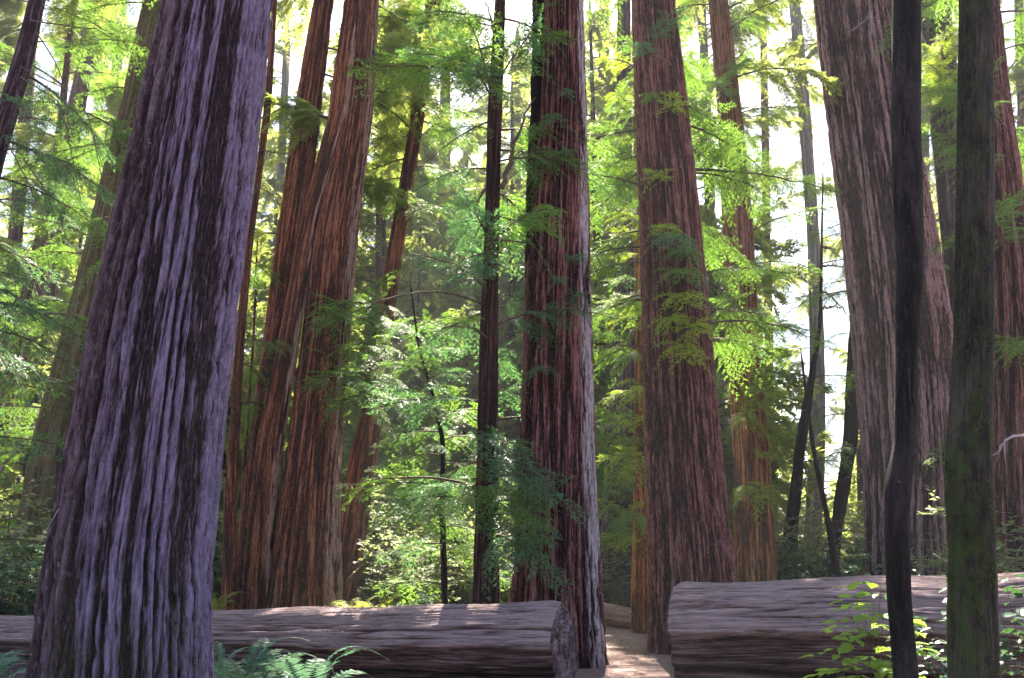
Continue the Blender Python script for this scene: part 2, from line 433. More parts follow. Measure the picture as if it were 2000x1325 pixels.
def make_bough(L, seed, dens=1.0, droop=0.3, bl=0.062, bw=0.019, bare=0.10, flat=0.42, sec_len=0.42):
    """a conifer bough along +X: returns wood mesh data and foliage mesh data"""
    rs = np.random.RandomState(seed)
    wood = Acc()
    n = 14
    t = np.linspace(0, 1, n)
    side = rs.uniform(-.12, .12)
    path = np.stack([L * t, L * side * t ** 2 + rs.normal(0, .006 * L, n) * t, L * (0.12 * t - droop * t ** 2) + rs.normal(0, .006 * L, n) * t], 1)
    wood.add(*tube(path, 0.011 * L * (1 - t * .88) + .0015, 5))
    bp, bd, bn, bls = [], [], [], []
    xp, xd, xn, xl = [], [], [], []
    ns = int(L * 11 * (0.6 + .4 * dens)) + 6
    for i in range(ns):
        tt = bare + (1 - bare) * (i + rs.uniform(-.4, .4)) / ns
        tt = min(max(tt, bare), .995)
        if rs.rand() > 0.6 + .4 * dens: continue
        p0 = np.array([np.interp(tt, t, path[:, k]) for k in range(3)])
        sgn = 1 if i % 2 else -1
        ang = R(rs.uniform(42, 68)) * (1 - .35 * tt)
        sl = (sec_len * L * (1 - tt) ** .75 + .10) * rs.uniform(.55, 1.15)
        m = max(4, int(sl / .07))
        u = np.linspace(0, 1, m)
        dx, dy = math.cos(ang), sgn * math.sin(ang)
        dz0 = rs.normal(0, flat)
        dr = rs.uniform(.2, 1.0) * sl
        sp = p0 + np.stack([dx * sl * u, dy * sl * u, sl * dz0 * u - dr * u ** 2], 1)
        wood.add(*tube(sp, .0045 * (1 - u * .8) * (L ** .5), 3))
        stan = np.gradient(sp, axis=0); stan /= np.linalg.norm(stan, axis=1)[:, None]
        nt_ = max(3, int(sl / .045))
        for j in range(nt_):
            uu = .08 + .92 * j / nt_
            q0 = np.array([np.interp(uu, u, sp[:, k]) for k in range(3)])
            tg = stan[min(m - 1, int(uu * (m - 1)))]
            s2 = 1 if j % 2 else -1
            a2 = R(rs.uniform(30, 60)) * s2
            lat = np.cross(tg, (0, 0, 1)); lat /= np.linalg.norm(lat) + 1e-9
            nr = np.cross(lat, tg) + rs.normal(0, .28, 3)
            tl = (.20 * (1 - uu) ** .6 + .05) * rs.uniform(.6, 1.2) * min(1.4, .7 + sl * .5)
            dd = tg * math.cos(a2) + lat * math.sin(a2)
            nb = max(3, int(tl / .024))
            v = (np.arange(nb) + .3) / nb
            pos = q0 + dd * (v * tl)[:, None] + np.array([0, 0, -1.]) * ((v * tl) ** 2 * 1.1)[:, None]
            lat2 = np.cross(nr, dd); lat2 /= np.linalg.norm(lat2) + 1e-9
            sg = np.where(np.arange(nb) % 2, 1., -1.)
            bdv = dd * .75 + lat2 * (sg * .75)[:, None] + rs.normal(0, .12, (nb, 3))
            bp.append(pos); bd.append(bdv); bn.append(np.repeat(nr[None], nb, 0) + rs.normal(0, .2, (nb, 3)))
            bls.append(bl * rs.uniform(.7, 1.25, nb) * (1 - .4 * v))
            xp.append(q0 + np.array([0, 0, -.2]) * tl * tl); xd.append(dd + np.array([0, 0, -.9]) * tl); xn.append(nr); xl.append(tl * 1.05)
    bp, bd, bn, bls = map(np.concatenate, (bp, bd, bn, bls))
    xl = np.array(xl)
    V1, F1 = blades(bp, bd, bn, bls, bls * (bw / bl)); V2, F2 = blades(np.array(xp), np.array(xd), np.array(xn), xl, xl * 0 + bw * .8)
    return wood.get(), (np.concatenate([V1, V2]), np.concatenate([F1, F2 + len(V1)])), L

BOUGHS = {}
def reg(kind, specs, leaf, twig='twig'):
    out = []
    for sp in specs:
        wd, lf, L = make_bough(**sp)
        out.append((mesh('bough', *wd, M[twig], smooth=True), mesh('foliage', *lf, M[leaf]), L))
    BOUGHS[kind] = out
base_specs = [dict(L=1.3, seed=1), dict(L=1.3, seed=2, droop=.4), dict(L=2.3, seed=3), dict(L=2.3, seed=4, droop=.42, dens=.7), dict(L=3.4, seed=5, droop=.3), dict(L=3.4, seed=6, dens=.6, droop=.4)]
reg('green', base_specs, 'leaf_green')
def recolour(src, dst, leaf):
    out = []
    for wd, lf, L in BOUGHS[src]:
        l2 = lf.copy(); l2.materials[0] = M[leaf]; out.append((wd, l2, L))
    BOUGHS[dst] = out
recolour('green', 'teal', 'leaf_teal'); recolour('green', 'young', 'leaf_sunlit')  # young kind: same boughs, sunlight painted into the leaves
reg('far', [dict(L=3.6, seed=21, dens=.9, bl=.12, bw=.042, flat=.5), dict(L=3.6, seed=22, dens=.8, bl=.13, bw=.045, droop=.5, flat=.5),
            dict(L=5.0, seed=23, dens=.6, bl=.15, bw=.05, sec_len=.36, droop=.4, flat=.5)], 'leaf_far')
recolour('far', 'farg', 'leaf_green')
reg('sparse', [dict(L=2.0, seed=31, dens=-.9, bare=.35), dict(L=3.2, seed=32, dens=-.95, bare=.4, droop=.55), dict(L=3.2, seed=33, dens=-.9, bare=.3, droop=.7)], 'leaf_green')

brs = random.Random(5)
def add_bough(T, kind, z, yaw, length, pitch=0.0, roll=0.0, name='bough'):
    protos = BOUGHS[kind]
    cand = sorted(protos, key=lambda q: abs(q[2] - length))[:2]
    wd, lf, L = brs.choice(cand)
    s = length / L
    cx = float(np.interp(z, T.zs, T.cx)) - T.bx
    r = float(np.interp(z, T.zs, T.r)) * 0.85
    cy = T.lean_y * z
    o = link(name, wd, T.root, (cx + r * math.cos(yaw), cy + r * math.sin(yaw), z), (roll, -pitch, yaw), (s, s, s))
    link('foliage', lf, o)
    return o
def bough_to(T, kind, tx, ty, tY, attach_up=0.25):
    """a bough whose tip is at picture point (tx,ty) in the plane tY"""
    tip, _ = P(tx, ty, tY)
    z = tip[2]
    for _ in range(2):
        c = np.array([float(np.interp(z, T.zs, T.cx)), T.Y + T.lean_y * z])
        d = tip[:2] - c
        L = float(np.hypot(*d))
        z = tip[2] + attach_up * L
    yaw = math.atan2(d[1], d[0])
    L = max(.5, L - float(np.interp(z, T.zs, T.r)) * .85)
    return add_bough(T, kind, z, yaw, L * 1.02, pitch=-math.atan(attach_up) + .17, roll=brs.uniform(-.3, .3))
def boughs(T, kind, n, z0, z1, l0, l1, seed, yaws=None, pitch=(-.2, .3)):
    q = random.Random(seed)
    for i in range(n):
        f = (i + q.random()) / n
        z = z0 + (z1 - z0) * f
        yaw = q.uniform(0, 2 * math.pi) if yaws is None else R(q.uniform(*q.choice(yaws)))
        add_bough(T, kind, z, yaw, l0 + (l1 - l0) * q.random(), pitch=q.uniform(*pitch), roll=q.uniform(-.35, .35))
SIDES = [(-25, 30), (150, 205), (30, 150)]     # to the sides and away from the camera

# ------------------------------------------------------------------ the main trunks
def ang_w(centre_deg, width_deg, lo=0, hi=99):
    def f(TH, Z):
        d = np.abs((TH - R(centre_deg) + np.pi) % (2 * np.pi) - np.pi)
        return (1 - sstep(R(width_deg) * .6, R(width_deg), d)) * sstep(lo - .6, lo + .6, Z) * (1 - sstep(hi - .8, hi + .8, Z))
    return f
TR = {}
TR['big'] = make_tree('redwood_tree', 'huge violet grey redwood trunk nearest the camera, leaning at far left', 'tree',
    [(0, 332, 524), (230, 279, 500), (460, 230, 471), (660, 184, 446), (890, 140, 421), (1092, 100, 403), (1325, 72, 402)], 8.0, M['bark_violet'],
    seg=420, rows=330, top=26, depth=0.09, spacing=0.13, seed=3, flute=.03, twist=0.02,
    wfun=ang_w(-38, 74), mfun=lambda TH, Z: .3 * ang_w(-55, 75, 0, 1.2)(TH, Z), stretch=0.022)  # grey kept off the left side, painting its shade into the bark
TR['slender'] = make_tree('redwood_tree', 'slender straight young redwood left of the clump of three trunks', 'tree',
    [(0, 531, 541), (200, 517, 531), (460, 483, 496), (660, 460, 478), (890, 442, 466), (1180, 432, 462)], 21.0, M['bark_red'], seg=40, rows=90, depth=.03, seed=5, top=34)
TR['wand'] = make_tree('redwood_tree', 'pencil thin sapling stem beside the slender young redwood', 'tree',
    [(480, 500, 504), (660, 493, 498), (890, 474, 481), (1180, 462, 472)], 23.0, M['bark_red'], seg=20, rows=50, depth=.015, seed=6, top=12)
TR['cA'] = make_tree('redwood_tree', 'back left trunk of the clump of three red brown redwoods', 'tree',
    [(0, 613, 652), (230, 574, 625), (460, 543, 597), (660, 517, 575), (890, 484, 545), (1180, 460, 530)], 22.6, M['bark_red'],
    seg=130, rows=170, depth=.06, spacing=.17, seed=7, top=42)
TR['cB'] = make_tree('redwood_tree', 'front leaning trunk in the middle of the redwood clump', 'tree',
    [(0, 672, 708), (230, 641, 680), (430, 588, 622), (660, 545, 586), (890, 498, 550), (1050, 482, 538), (1180, 474, 535)], 21.6, M['bark_red'],
    seg=130, rows=170, depth=.06, spacing=.16, seed=8, top=42, wfun=ang_w(-20, 40))  # paler bark along the right edge
TR['cC'] = make_tree('redwood_tree', 'thickest right hand trunk of the redwood clump', 'tree',
    [(0, 690, 740), (230, 658, 727), (460, 610, 698), (660, 590, 682), (890, 560, 666), (1050, 535, 664), (1180, 515, 668)], 22.0, M['bark_red'],
    seg=220, rows=230, depth=.085, spacing=.17, seed=9, top=42, wfun=ang_w(-15, 35))  # paler bark down the right edge
TR['C'] = make_tree('redwood_tree', 'leaning redwood with lit right edge, right of the redwood clump', 'tree',
    [(0, 832, 862), (230, 802, 829), (460, 762, 793), (660, 730, 764), (890, 684, 737), (1050, 662, 715), (1180, 645, 692)], 24.0, M['bark_red'],
    seg=110, rows=150, depth=.06, spacing=.16, seed=10, top=40)
TR['D'] = make_tree('redwood_tree', 'dark slim straight redwood with a forked limb, left of the tall middle trunk', 'tree',
    [(0, 967, 988), (230, 952, 981), (460, 946, 975), (660, 937, 974), (890, 930, 974), (1175, 921, 977)], 13.2, M['bark_umber'],
    seg=80, rows=130, depth=.028, spacing=.09, seed=12, top=24)
TR['E'] = make_tree('redwood_tree', 'tall middle redwood, dark left side and grey weathered right edge, behind log end', 'tree',
    [(0, 1066, 1139), (230, 1058, 1146), (460, 1034, 1151), (660, 1024, 1155), (890, 1016, 1160), (1000, 1010, 1166), (1160, 1000, 1174), (1300, 985, 1187)], 13.9, M['bark_plum'],
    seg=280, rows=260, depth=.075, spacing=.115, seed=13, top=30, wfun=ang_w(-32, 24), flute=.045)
TR['E2'] = make_tree('redwood_tree', 'blackish narrow stem fused to the left side of the tall middle redwood', 'tree',
    [(0, 1040, 1064), (230, 1034, 1064), (460, 1027, 1060), (660, 1024, 1058), (890, 1018, 1056), (1160, 1004, 1050)], 14.1, M['bark_dark'],
    seg=80, rows=150, depth=.05, spacing=.11, seed=44, top=26)
TR['F'] = make_tree('redwood_tree', 'broad dark redwood with sunlit orange left edge beside the path', 'tree',
    [(0, 1234, 1318), (230, 1241, 1346), (460, 1250, 1371), (660, 1255, 1391), (890, 1262, 1409), (1120, 1267, 1435), (1280, 1266, 1452)], 15.6, M['bark_plum'],
    seg=260, rows=240, depth=.07, spacing=.105, seed=14, top=32, flute=.045)
TR['F2'] = make_tree('redwood_tree', 'narrow warm brown redwood trunk just behind the broad dark redwood by the path', 'tree',
    [(0, 1232, 1262), (460, 1240, 1272), (890, 1240, 1290), (1235, 1232, 1300)], 20.0, M['bark_rust'],
    seg=100, rows=120, depth=.05, seed=15, top=36)
TR['G'] = make_tree('redwood_tree', 'shaded purple redwood beyond the path, above the small red log', 'tree',
    [(0, 1206, 1232), (460, 1200, 1236), (740, 1196, 1243), (900, 1184, 1246), (1100, 1172, 1246), (1200, 1158, 1250)], 26.5, M['bark_violet'],
    seg=110, rows=130, depth=.08, spacing=.18, seed=16, top=40)
TR['H'] = make_tree('redwood_tree', 'straight rust red redwood with bright orange base between broad dark redwood and sky gap', 'tree',
    [(0, 1384, 1421), (230, 1403, 1450), (460, 1412, 1472), (660, 1421, 1481), (890, 1433, 1502), (1130, 1436, 1516)], 25.0, M['bark_rust'],
    seg=150, rows=180, depth=.05, spacing=.14, seed=17, top=44, wfun=lambda TH, Z: sstep(5.5, 10, Z) * .8, flute=.02)  # orange base stands in for sunlight there, greyer bark above
TR['K'] = make_tree('redwood_tree', 'massive pinkish grey redwood with fluted left edge, behind the dark crooked stem', 'tree',
    [(0, 1594, 1738), (230, 1620, 1778), (460, 1648, 1818), (660, 1668, 1849), (890, 1690, 1864), (1090, 1698, 1872)], 23.0, M['bark_plum'],
    seg=300, rows=220, depth=.11, spacing=.21, seed=18, top=44, wfun=lambda TH, Z: .28 + 0 * Z, flute=.05)
TR['L'] = make_tree('redwood_tree', 'purple redwood half hidden behind the mossy stem on its left side', 'tree',
    [(0, 1795, 1850), (200, 1816, 1872), (460, 1842, 1905), (660, 1856, 1925), (890, 1866, 1944), (1100, 1876, 1960)], 27.0, M['bark_violet'],
    seg=90, rows=110, depth=.07, spacing=.17, seed=19, top=44)
TR['Mx'] = make_tree('redwood_tree', 'dark red redwood cut by the right edge of the photo', 'tree',
    [(0, 1895, 1948), (200, 1906, 1968), (460, 1928, 2006), (660, 1936, 2026), (890, 1940, 2046), (1110, 1944, 2066)], 19.0, M['bark_plum'],
    seg=170, rows=160, depth=.08, spacing=.15, seed=20, top=38)
TR['N'] = make_tree('maple_tree', 'thin almost black crooked stem with a kink near the log, in front of right log', 'tree',
    [(0, 1745, 1796), (230, 1744, 1796), (430, 1748, 1800), (520, 1754, 1803), (590, 1750, 1798), (700, 1750, 1791), (860, 1748, 1789), (910, 1738, 1785), (950, 1729, 1778), (1030, 1728, 1773), (1180, 1735, 1780), (1325, 1747, 1793)], 6.0, M['bark_black'],
    seg=110, rows=260, depth=.006, seed=21, top=12, smoothbark=True, flute=.05)
TR['O'] = make_tree('maple_tree', 'rough grey stem with green moss on its left side, in front of right log', 'tree',
    [(0, 1876, 1936), (230, 1872, 1937), (460, 1869, 1937), (660, 1866, 1937), (780, 1860, 1934), (880, 1851, 1930), (940, 1850, 1934), (1060, 1856, 1938), (1180, 1856, 1941), (1325, 1857, 1948)], 5.4, M['bark_mossy'],
    seg=150, rows=280, depth=.012, seed=22, top=12, smoothbark=True, flute=.04,
    mfun=lambda TH, Z: np.clip(ang_w(200, 95, .9, 2.3)(TH, Z) * .9 + .3 * ang_w(200, 110)(TH, Z) + .12, 0, 1))
TR['Pn'] = make_tree('maple_tree', 'leaning violet branchless stem crossing the top left corner', 'tree',
    [(0, 58, 86), (110, 30, 64), (200, 2, 38), (300, -28, 8), (600, -120, -70), (1000, -200, -140)], 10.0, M['bark_violet'], seg=60, rows=120, depth=.012, spacing=.06, seed=23, top=16)
# left background
TR['Q1'] = make_tree('redwood_tree', 'slim tilted trunk with sunlit right edge at the far left', 'tree',
    [(0, 140, 150), (340, 100, 116), (430, 78, 97), (600, 34, 55), (740, 10, 34), (900, -25, 2)], 24.0, M['bark_far'], seg=50, rows=80, depth=.03, seed=24, top=30)
TR['Q2'] = make_tree('redwood_tree', 'hazy pinkish trunk behind the slim tilted trunk at far left', 'tree',
    [(0, 175, 200), (430, 92, 130), (550, 72, 112), (700, 42, 84), (1000, -10, 40)], 34.0, M['bark_far'], seg=60, rows=80, depth=.06, seed=25, top=40)
TR['Q3'] = make_tree('redwood_tree', 'leaf clad redwood just left of the huge violet trunk', 'tree',
    [(0, 283, 330), (200, 241, 297), (430, 180, 240), (660, 122, 190), (890, 62, 138), (1090, 26, 108)], 22.0, M['bark_far'], mfun=lambda TH, Z: .7 + 0 * Z, seg=100, rows=110, depth=.06, spacing=.17, seed=26, top=40)
TR['Q4'] = make_tree('redwood_tree', 'dark thin trunk squeezed between leaf clad redwood and huge violet trunk', 'tree',
    [(0, 330, 342), (430, 214, 228), (700, 164, 182), (890, 120, 142), (1100, 85, 108)], 19.0, M['bark_dark'], seg=40, rows=70, depth=.03, seed=27, top=28)
# middle and right background
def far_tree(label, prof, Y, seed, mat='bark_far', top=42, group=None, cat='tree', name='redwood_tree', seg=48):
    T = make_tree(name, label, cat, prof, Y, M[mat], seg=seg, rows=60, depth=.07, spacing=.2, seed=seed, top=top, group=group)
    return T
TR['I'] = far_tree('pale hazy tree standing in the bright sky gap', [(0, 1540, 1562), (230, 1560, 1584), (460, 1577, 1600), (660, 1582, 1610), (890, 1580, 1612), (1110, 1566, 1600)], 48, 30, 'bark_hazed', top=46)
TR['J1'] = far_tree('dark tilted trunk at the left of the sky gap, beside the rust red redwood', [(640, 1598, 1606), (870, 1552, 1574), (1000, 1536, 1562), (1120, 1520, 1552)], 27, 31, 'bark_dark', top=16)
TR['J2'] = far_tree('dark crooked trunk at the right of the sky gap', [(500, 1668, 1678), (700, 1654, 1674), (860, 1648, 1676), (930, 1634, 1662), (1000, 1624, 1650), (1120, 1614, 1638)], 28, 32, 'bark_dark', top=20)
TR['J3'] = make_tree('dead_tree', 'spindly dead stem with bare twigs in the middle of the sky gap', 'tree',
    [(690, 1563, 1567), (800, 1574, 1581), (900, 1588, 1597), (1010, 1610, 1621), (1130, 1628, 1644)], 20.0, M['bark_dark'], seg=20, rows=60, depth=.012, seed=33, top=P(1565, 680, 20)[0][2])
TR['S'] = make_tree('tanoak_tree', 'small understorey tree with thin dark stem and blue green sprays before the hazy bushes', 'tree',
    [(560, 800, 804), (680, 815, 820), (780, 845, 852), (860, 860, 870), (1000, 858, 870), (1180, 862, 876)], 16.0, M['bark_dark'], seg=24, rows=80, depth=.01, seed=34, top=P(800, 540, 16)[0][2])

far_defs = [
    ('hazy trunk high between the clump and the leaning redwood', (745, 100), (740, 1120), 26, 44, 60),
    ('faint grey trunk right of the leaning redwood', (870, 100), (862, 1110), 30, 58, 61),
    ('faint pinkish trunk left of the small understorey tree', (800, 100), (792, 1120), 22, 50, 62),
    ('faint trunk between dark slim redwood and tall middle redwood', (1010, 100), (992, 1110), 30, 62, 63),
    ('greenish hazy trunk between tall middle redwood and broad dark redwood', (1180, 0), (1176, 1110), 34, 56, 64),
    ('pale trunk right next to the pencil thin sapling', (560, 100), (505, 1110), 22, 60, 65),
    ('distant trunk just right of the rust red redwood', (1490, 0), (1512, 1105), 20, 52, 66),
    ('distant trunk hidden low behind broad dark redwood', (1370, 0), (1425, 1105), 26, 46, 67),
    ('small dim trunk at the extreme left edge', (60, 100), (-30, 1110), 34, 40, 68),
    ('grey trunk showing between leaf clad redwood and slim tilted trunk', (240, 0), (120, 1110), 28, 52, 69),
    ('distant trunk behind the right log near the massive redwood', (1660, 300), (1690, 1105), 22, 46, 70),
    ('distant trunk between the two front stems at right', (1800, 0), (1822, 1105), 26, 50, 71),
    ('distant trunk in the gap right of the mossy stem', (1990, 0), (2030, 1105), 26, 44, 72),
    ('dim trunk hidden behind the huge violet trunk', (450, 0), (350, 1105), 34, 48, 73),
]
FAR = []
for lab, (xt, yt), (xb, yb), wpx, Y, sd_ in far_defs:
    T = far_tree(lab, [(yt, xt - wpx * .32, xt + wpx * .32), (660, (xt + xb) / 2 - wpx * .42, (xt + xb) / 2 + wpx * .42), (yb, xb - wpx / 2, xb + wpx / 2)], Y, sd_, 'bark_hazed' if sd_ % 2 else 'bark_far', top=48, group='distant hazy redwoods')
    FAR.append(T)

# ------------------------------------------------------------------ boughs on them
bt = bough_to
boughs(TR['slender'], 'green', 12, 5, 18, 1.4, 2.6, 101)
boughs(TR['cA'], 'far', 16, 9, 36, 2.5, 4.2, 102, SIDES)
boughs(TR['cC'], 'far', 16, 13, 38, 2.5, 4.2, 103, SIDES)
boughs(TR['C'], 'green', 34, 12, 26, 1.6, 3.2, 104)
boughs(TR['C'], 'far', 14, 14, 38, 2.6, 4.4, 105)
boughs(TR['D'], 'teal', 26, 1.6, 12, 1.0, 2.3, 106)
boughs(TR['D'], 'sparse', 8, 2.5, 11, 1.6, 2.4, 107)
boughs(TR['D'], 'green', 30, 7, 22, 1.4, 2.6, 108)
boughs(TR['E'], 'green', 12, 14, 28, 2.4, 3.6, 109)
for a in ((1108, 300, 12.9), (1112, 180, 12.9), (1070, 230, 12.7), (1090, 560, 12.8), (1030, 740, 12.7), (1140, 510, 12.8), (1140, 590, 12.9)):
    bt(TR['E'], 'teal', *a)
boughs(TR['F'], 'green', 22, 5.5, 12, 1.6, 3.0, 110, [(-20, 60), (100, 200)])
boughs(TR['F'], 'green', 16, 12, 30, 2.4, 3.6, 111)
for a in ((1350, 700, 13.4), (1378, 660, 13.6), (1345, 590, 13.4), (1300, 640, 13.6)):
    bt(TR['F'], 'young', *a)
for a in ((1355, 500, 13.6), (1300, 450, 13.8), (1345, 540, 13.4), (1330, 470, 13.3), (1270, 350, 14.1), (1260, 190, 14.3), (1330, 200, 14.0), (1290, 60, 14.2), (1240, 90, 14.2), (1340, 30, 14)):
    bt(TR['F'], brs.choice(['green', 'teal', 'young']), *a)
for i in range(26):
    q = random.Random(i)
    bt(TR['F2'], 'young' if i % 4 else 'green', q.uniform(1160, 1235), 60 + i * 40 + q.uniform(-20, 20), q.uniform(17.6, 19.4), .2)
for i in range(8):
    q = random.Random(50 + i)
    bt(TR['G'], 'young' if i % 2 else 'green', q.uniform(1165, 1215), 840 + i * 34, q.uniform(22, 24.5), .2)
boughs(TR['H'], 'green', 30, 9, 26, 1.8, 3.4, 112)
boughs(TR['H'], 'far', 10, 18, 42, 2.6, 4.6, 113)
for i, a in enumerate(((1560, 650, 24), (1545, 700, 23.2), (1520, 740, 22.8), (1540, 780, 23.5), (1500, 800, 22.6), (1450, 830, 22.6), (1540, 860, 23.6), (1480, 770, 22.6), (1520, 900, 23.4), (1500, 990, 22.8), (1450, 980, 22.8))):
    bt(TR['H'], 'young', *a)
boughs(TR['I'], 'far', 14, 3, 40, 1.8, 3.4, 114)
boughs(TR['J1'], 'green', 8, 2, 14, 1.0, 2.4, 115)
boughs(TR['J2'], 'green', 10, 4, 19, 1.4, 3.0, 116)
boughs(TR['J3'], 'sparse', 14, .8, 6, .5, 1.2, 117)
boughs(TR['K'], 'far', 8, 22, 40, 3, 4.5, 118, SIDES)
boughs(TR['L'], 'green', 24, 5, 30, 2.0, 4.0, 119)
for a in ((1850, 90, 24), (1830, 130, 24), (1845, 170, 24), (1860, 60, 24)):
    bt(TR['L'], 'young', *a)
boughs(TR['Mx'], 'green', 26, 3, 30, 1.6, 3.6, 120, [(-20, 40), (130, 200), (200, 250)])
boughs(TR['Pn'], 'teal', 6, 3.0, 9, 1.2, 2.6, 121, [(-30, 90)])
for a in ((140, 640, 9.4), (90, 600, 9.2), (60, 560, 9.5), (150, 700, 9.6), (110, 420, 9.8), (170, 330, 9.9), (120, 250, 9.8), (60, 200, 9.5)):
    bt(TR['Pn'], 'teal', *a)
boughs(TR['Q1'], 'green', 26, 2, 26, 1.6, 3.6, 122)
boughs(TR['Q2'], 'far', 26, 3, 38, 2.6, 4.6, 123)
boughs(TR['Q3'], 'green', 50, 2, 20, 1.2, 3.0, 124)
boughs(TR['Q3'], 'far', 16, 18, 38, 3, 4.5, 125)
boughs(TR['Q4'], 'green', 12, 1, 22, 1.4, 3.2, 126)
for i in range(36):
    q = random.Random(300 + i)
    z = 1.0 + 5.6 * (i / 36)
    add_bough(TR['S'], 'green' if i % 3 else 'teal', z, q.uniform(0, 6.28), q.uniform(.7, 2.0) * (1 if z < 5 else .7), q.uniform(-.15, .35), q.uniform(-.4, .4))
for a in ((1110, 985, 11.4), (1075, 940, 11.6), (1060, 1030, 11.4), (1040, 900, 11.8), (1080, 1060, 11.6), (900, 990, 11.8), (1000, 1000, 11.2)):
    bt(TR['D'], brs.choice(['teal', 'green']), *a)
for a in ((595, 600, 19.3), (640, 640, 19.2), (660, 690, 19.3), (630, 760, 19.4), (660, 810, 19.5)):
    bt(TR['C'], 'green', *a)
for T in FAR:
    sd_ = int(T.Y * 7)
    boughs(T, 'far', 5 if 1480 < CX + T.bx / T.Y * F_PX < 1720 else 50, 3, 44, 3.4, 6.0, sd_)

# ------------------------------------------------------------------ bare limbs and dead twigs
def limb(T, pts, r, name='limb', mat='twig', forks=0, seed=0):
    q = np.random.RandomState(seed)
    W = np.array([P(px, py, Y)[0] for px, py, Y in pts]) - (T.bx, T.Y, 0)
    t = np.linspace(0, 1, len(W)); u = np.linspace(0, 1, 14)
    path = np.stack([np.interp(u, t, W[:, k]) for k in range(3)], 1)
    path[1:-1] = (path[:-2] + path[1:-1] * 2 + path[2:]) / 4 + q.normal(0, r * .5, (12, 3))
    A = Acc(); A.add(*tube(path, r * (1 - .8 * u), 6))
    L = np.linalg.norm(path[-1] - path[0])
    for i in range(forks):
        k = q.randint(3, 13); d = path[k] - path[k - 1]; d /= np.linalg.norm(d)
        d = d + q.normal(0, .7, 3); d /= np.linalg.norm(d); v = np.linspace(0, 1, 6); ll = L * q.uniform(.12, .4)
        A.add(*tube(path[k] + d * (v * ll)[:, None] + np.array([0, 0, -.25]) * (v ** 2 * ll)[:, None], r * .4 * (1 - .75 * v), 4))
    return link(name, mesh(name, *A.get(), M[mat], smooth=True), T.root)
limb(TR['D'], ((978, 368, 13.1), (1000, 300, 13.0), (1018, 240, 12.9), (1046, 190, 12.8)), .05, seed=1)
for i, pts in enumerate((((697, 440, 21), (722, 455, 20.5), (760, 478, 20)), ((697, 500, 21), (730, 555, 20.5), (748, 600, 20)), ((694, 560, 21), (745, 585, 20)), ((690, 640, 21), (738, 665, 20.4)), ((690, 470, 21), (740, 520, 20.4)))):
    limb(TR['cC'], pts, .022, 'dead_twig', seed=10 + i, forks=2)
for i, pts in enumerate((((500, 330, 20.8), (530, 300, 20.5), (590, 250, 20.2)), ((495, 360, 20.8), (540, 385, 20.6), (560, 440, 20.5)), ((512, 230, 20.8), (480, 250, 20.6)), ((505, 290, 20.8), (540, 300, 20.7), (585, 305, 20.6)), ((480, 450, 20.8), (450, 500, 20.8), (452, 650, 20.8)))):
    limb(TR['slender'], pts, .02, 'dead_twig', seed=20 + i, forks=5)
for i, pts in enumerate((((40, 150, 9.9), (120, 200, 9.2), (165, 420, 9.0)), ((40, 130, 9.9), (160, 190, 9.2), (215, 380, 9.0)), ((10, 270, 9.9), (60, 370, 9.3), (95, 460, 9.0)), ((70, 60, 9.9), (120, 140, 9.0), (140, 300, 8.9)), ((60, 40, 9.9), (200, 60, 9.3), (255, 110, 9.2)))):
    limb(TR['Pn'], pts, .011, 'dead_twig', seed=30 + i, forks=7)
for i, pts in enumerate((((1590, 900, 20), (1560, 960, 19.6)), ((1605, 990, 20), (1560, 1015, 19.5), (1530, 1010, 19.3)), ((1612, 1020, 20), (1580, 1060, 19.6), (1570, 1080, 19.5)), ((1620, 1060, 20), (1650, 1000, 19.8)), ((1600, 960, 20), (1660, 930, 19.5)), ((1580, 820, 20), (1610, 790, 19.7)), ((1625, 1090, 20), (1590, 1050, 19.6)))):
    limb(TR['J3'], pts, .016, 'dead_twig', 'twig', seed=40 + i, forks=5)
for i, pts in enumerate((((1598, 560, 48), (1625, 580, 48), (1660, 620, 48)), ((1598, 480, 48), (1640, 490, 48)), ((1600, 520, 48), (1650, 520, 48)), ((1605, 600, 48), (1650, 600, 48)))):
    limb(TR['I'], pts, .10, 'limb', 'twig', seed=50 + i, forks=4)
limb(TR['Mx'], ((2040, 845, 10), (1975, 852, 9.8), (1938, 890, 9.7)), .025, 'dead_limb', 'twig_pale', seed=60, forks=2)
limb(TR['K'], ((1665, 60, 22), (1690, 40, 20), (1705, 20, 19.5)), .03, 'dead_twig', 'twig_pale', seed=61, forks=4)
for i in range(44):      # frayed strips and stubs on the bark
    q_ = random.Random(700 + i); T = TR[('big', 'E', 'N', 'O')[i % 4]]; z = q_.uniform(.6, 6.5); a = R(q_.uniform(-130, -40))
    r_ = float(np.interp(z, T.zs, T.r)); c_ = float(np.interp(z, T.zs, T.cx)) - T.bx
    p = np.array([c_ + r_ * math.cos(a), r_ * math.sin(a), z]); v = np.linspace(0, 1, 6); l_ = q_.uniform(.08, .28)
    out = np.array([math.cos(a) * .25 + q_.uniform(-.25, .25), math.sin(a) * .3, q_.choice((-1, .5)) * q_.uniform(.5, 1)])
    A_ = Acc(); A_.add(*tube(p + out * (v * l_)[:, None] + np.array([0, 0, -.3]) * (v ** 2 * l_)[:, None], .006 * (1 - .7 * v), 4))
    link('bark_strip', mesh('bark_strip', *A_.get(), M['twig_pale' if i % 4 < 2 and i % 3 == 0 else 'twig_dark'], smooth=True), T.root)

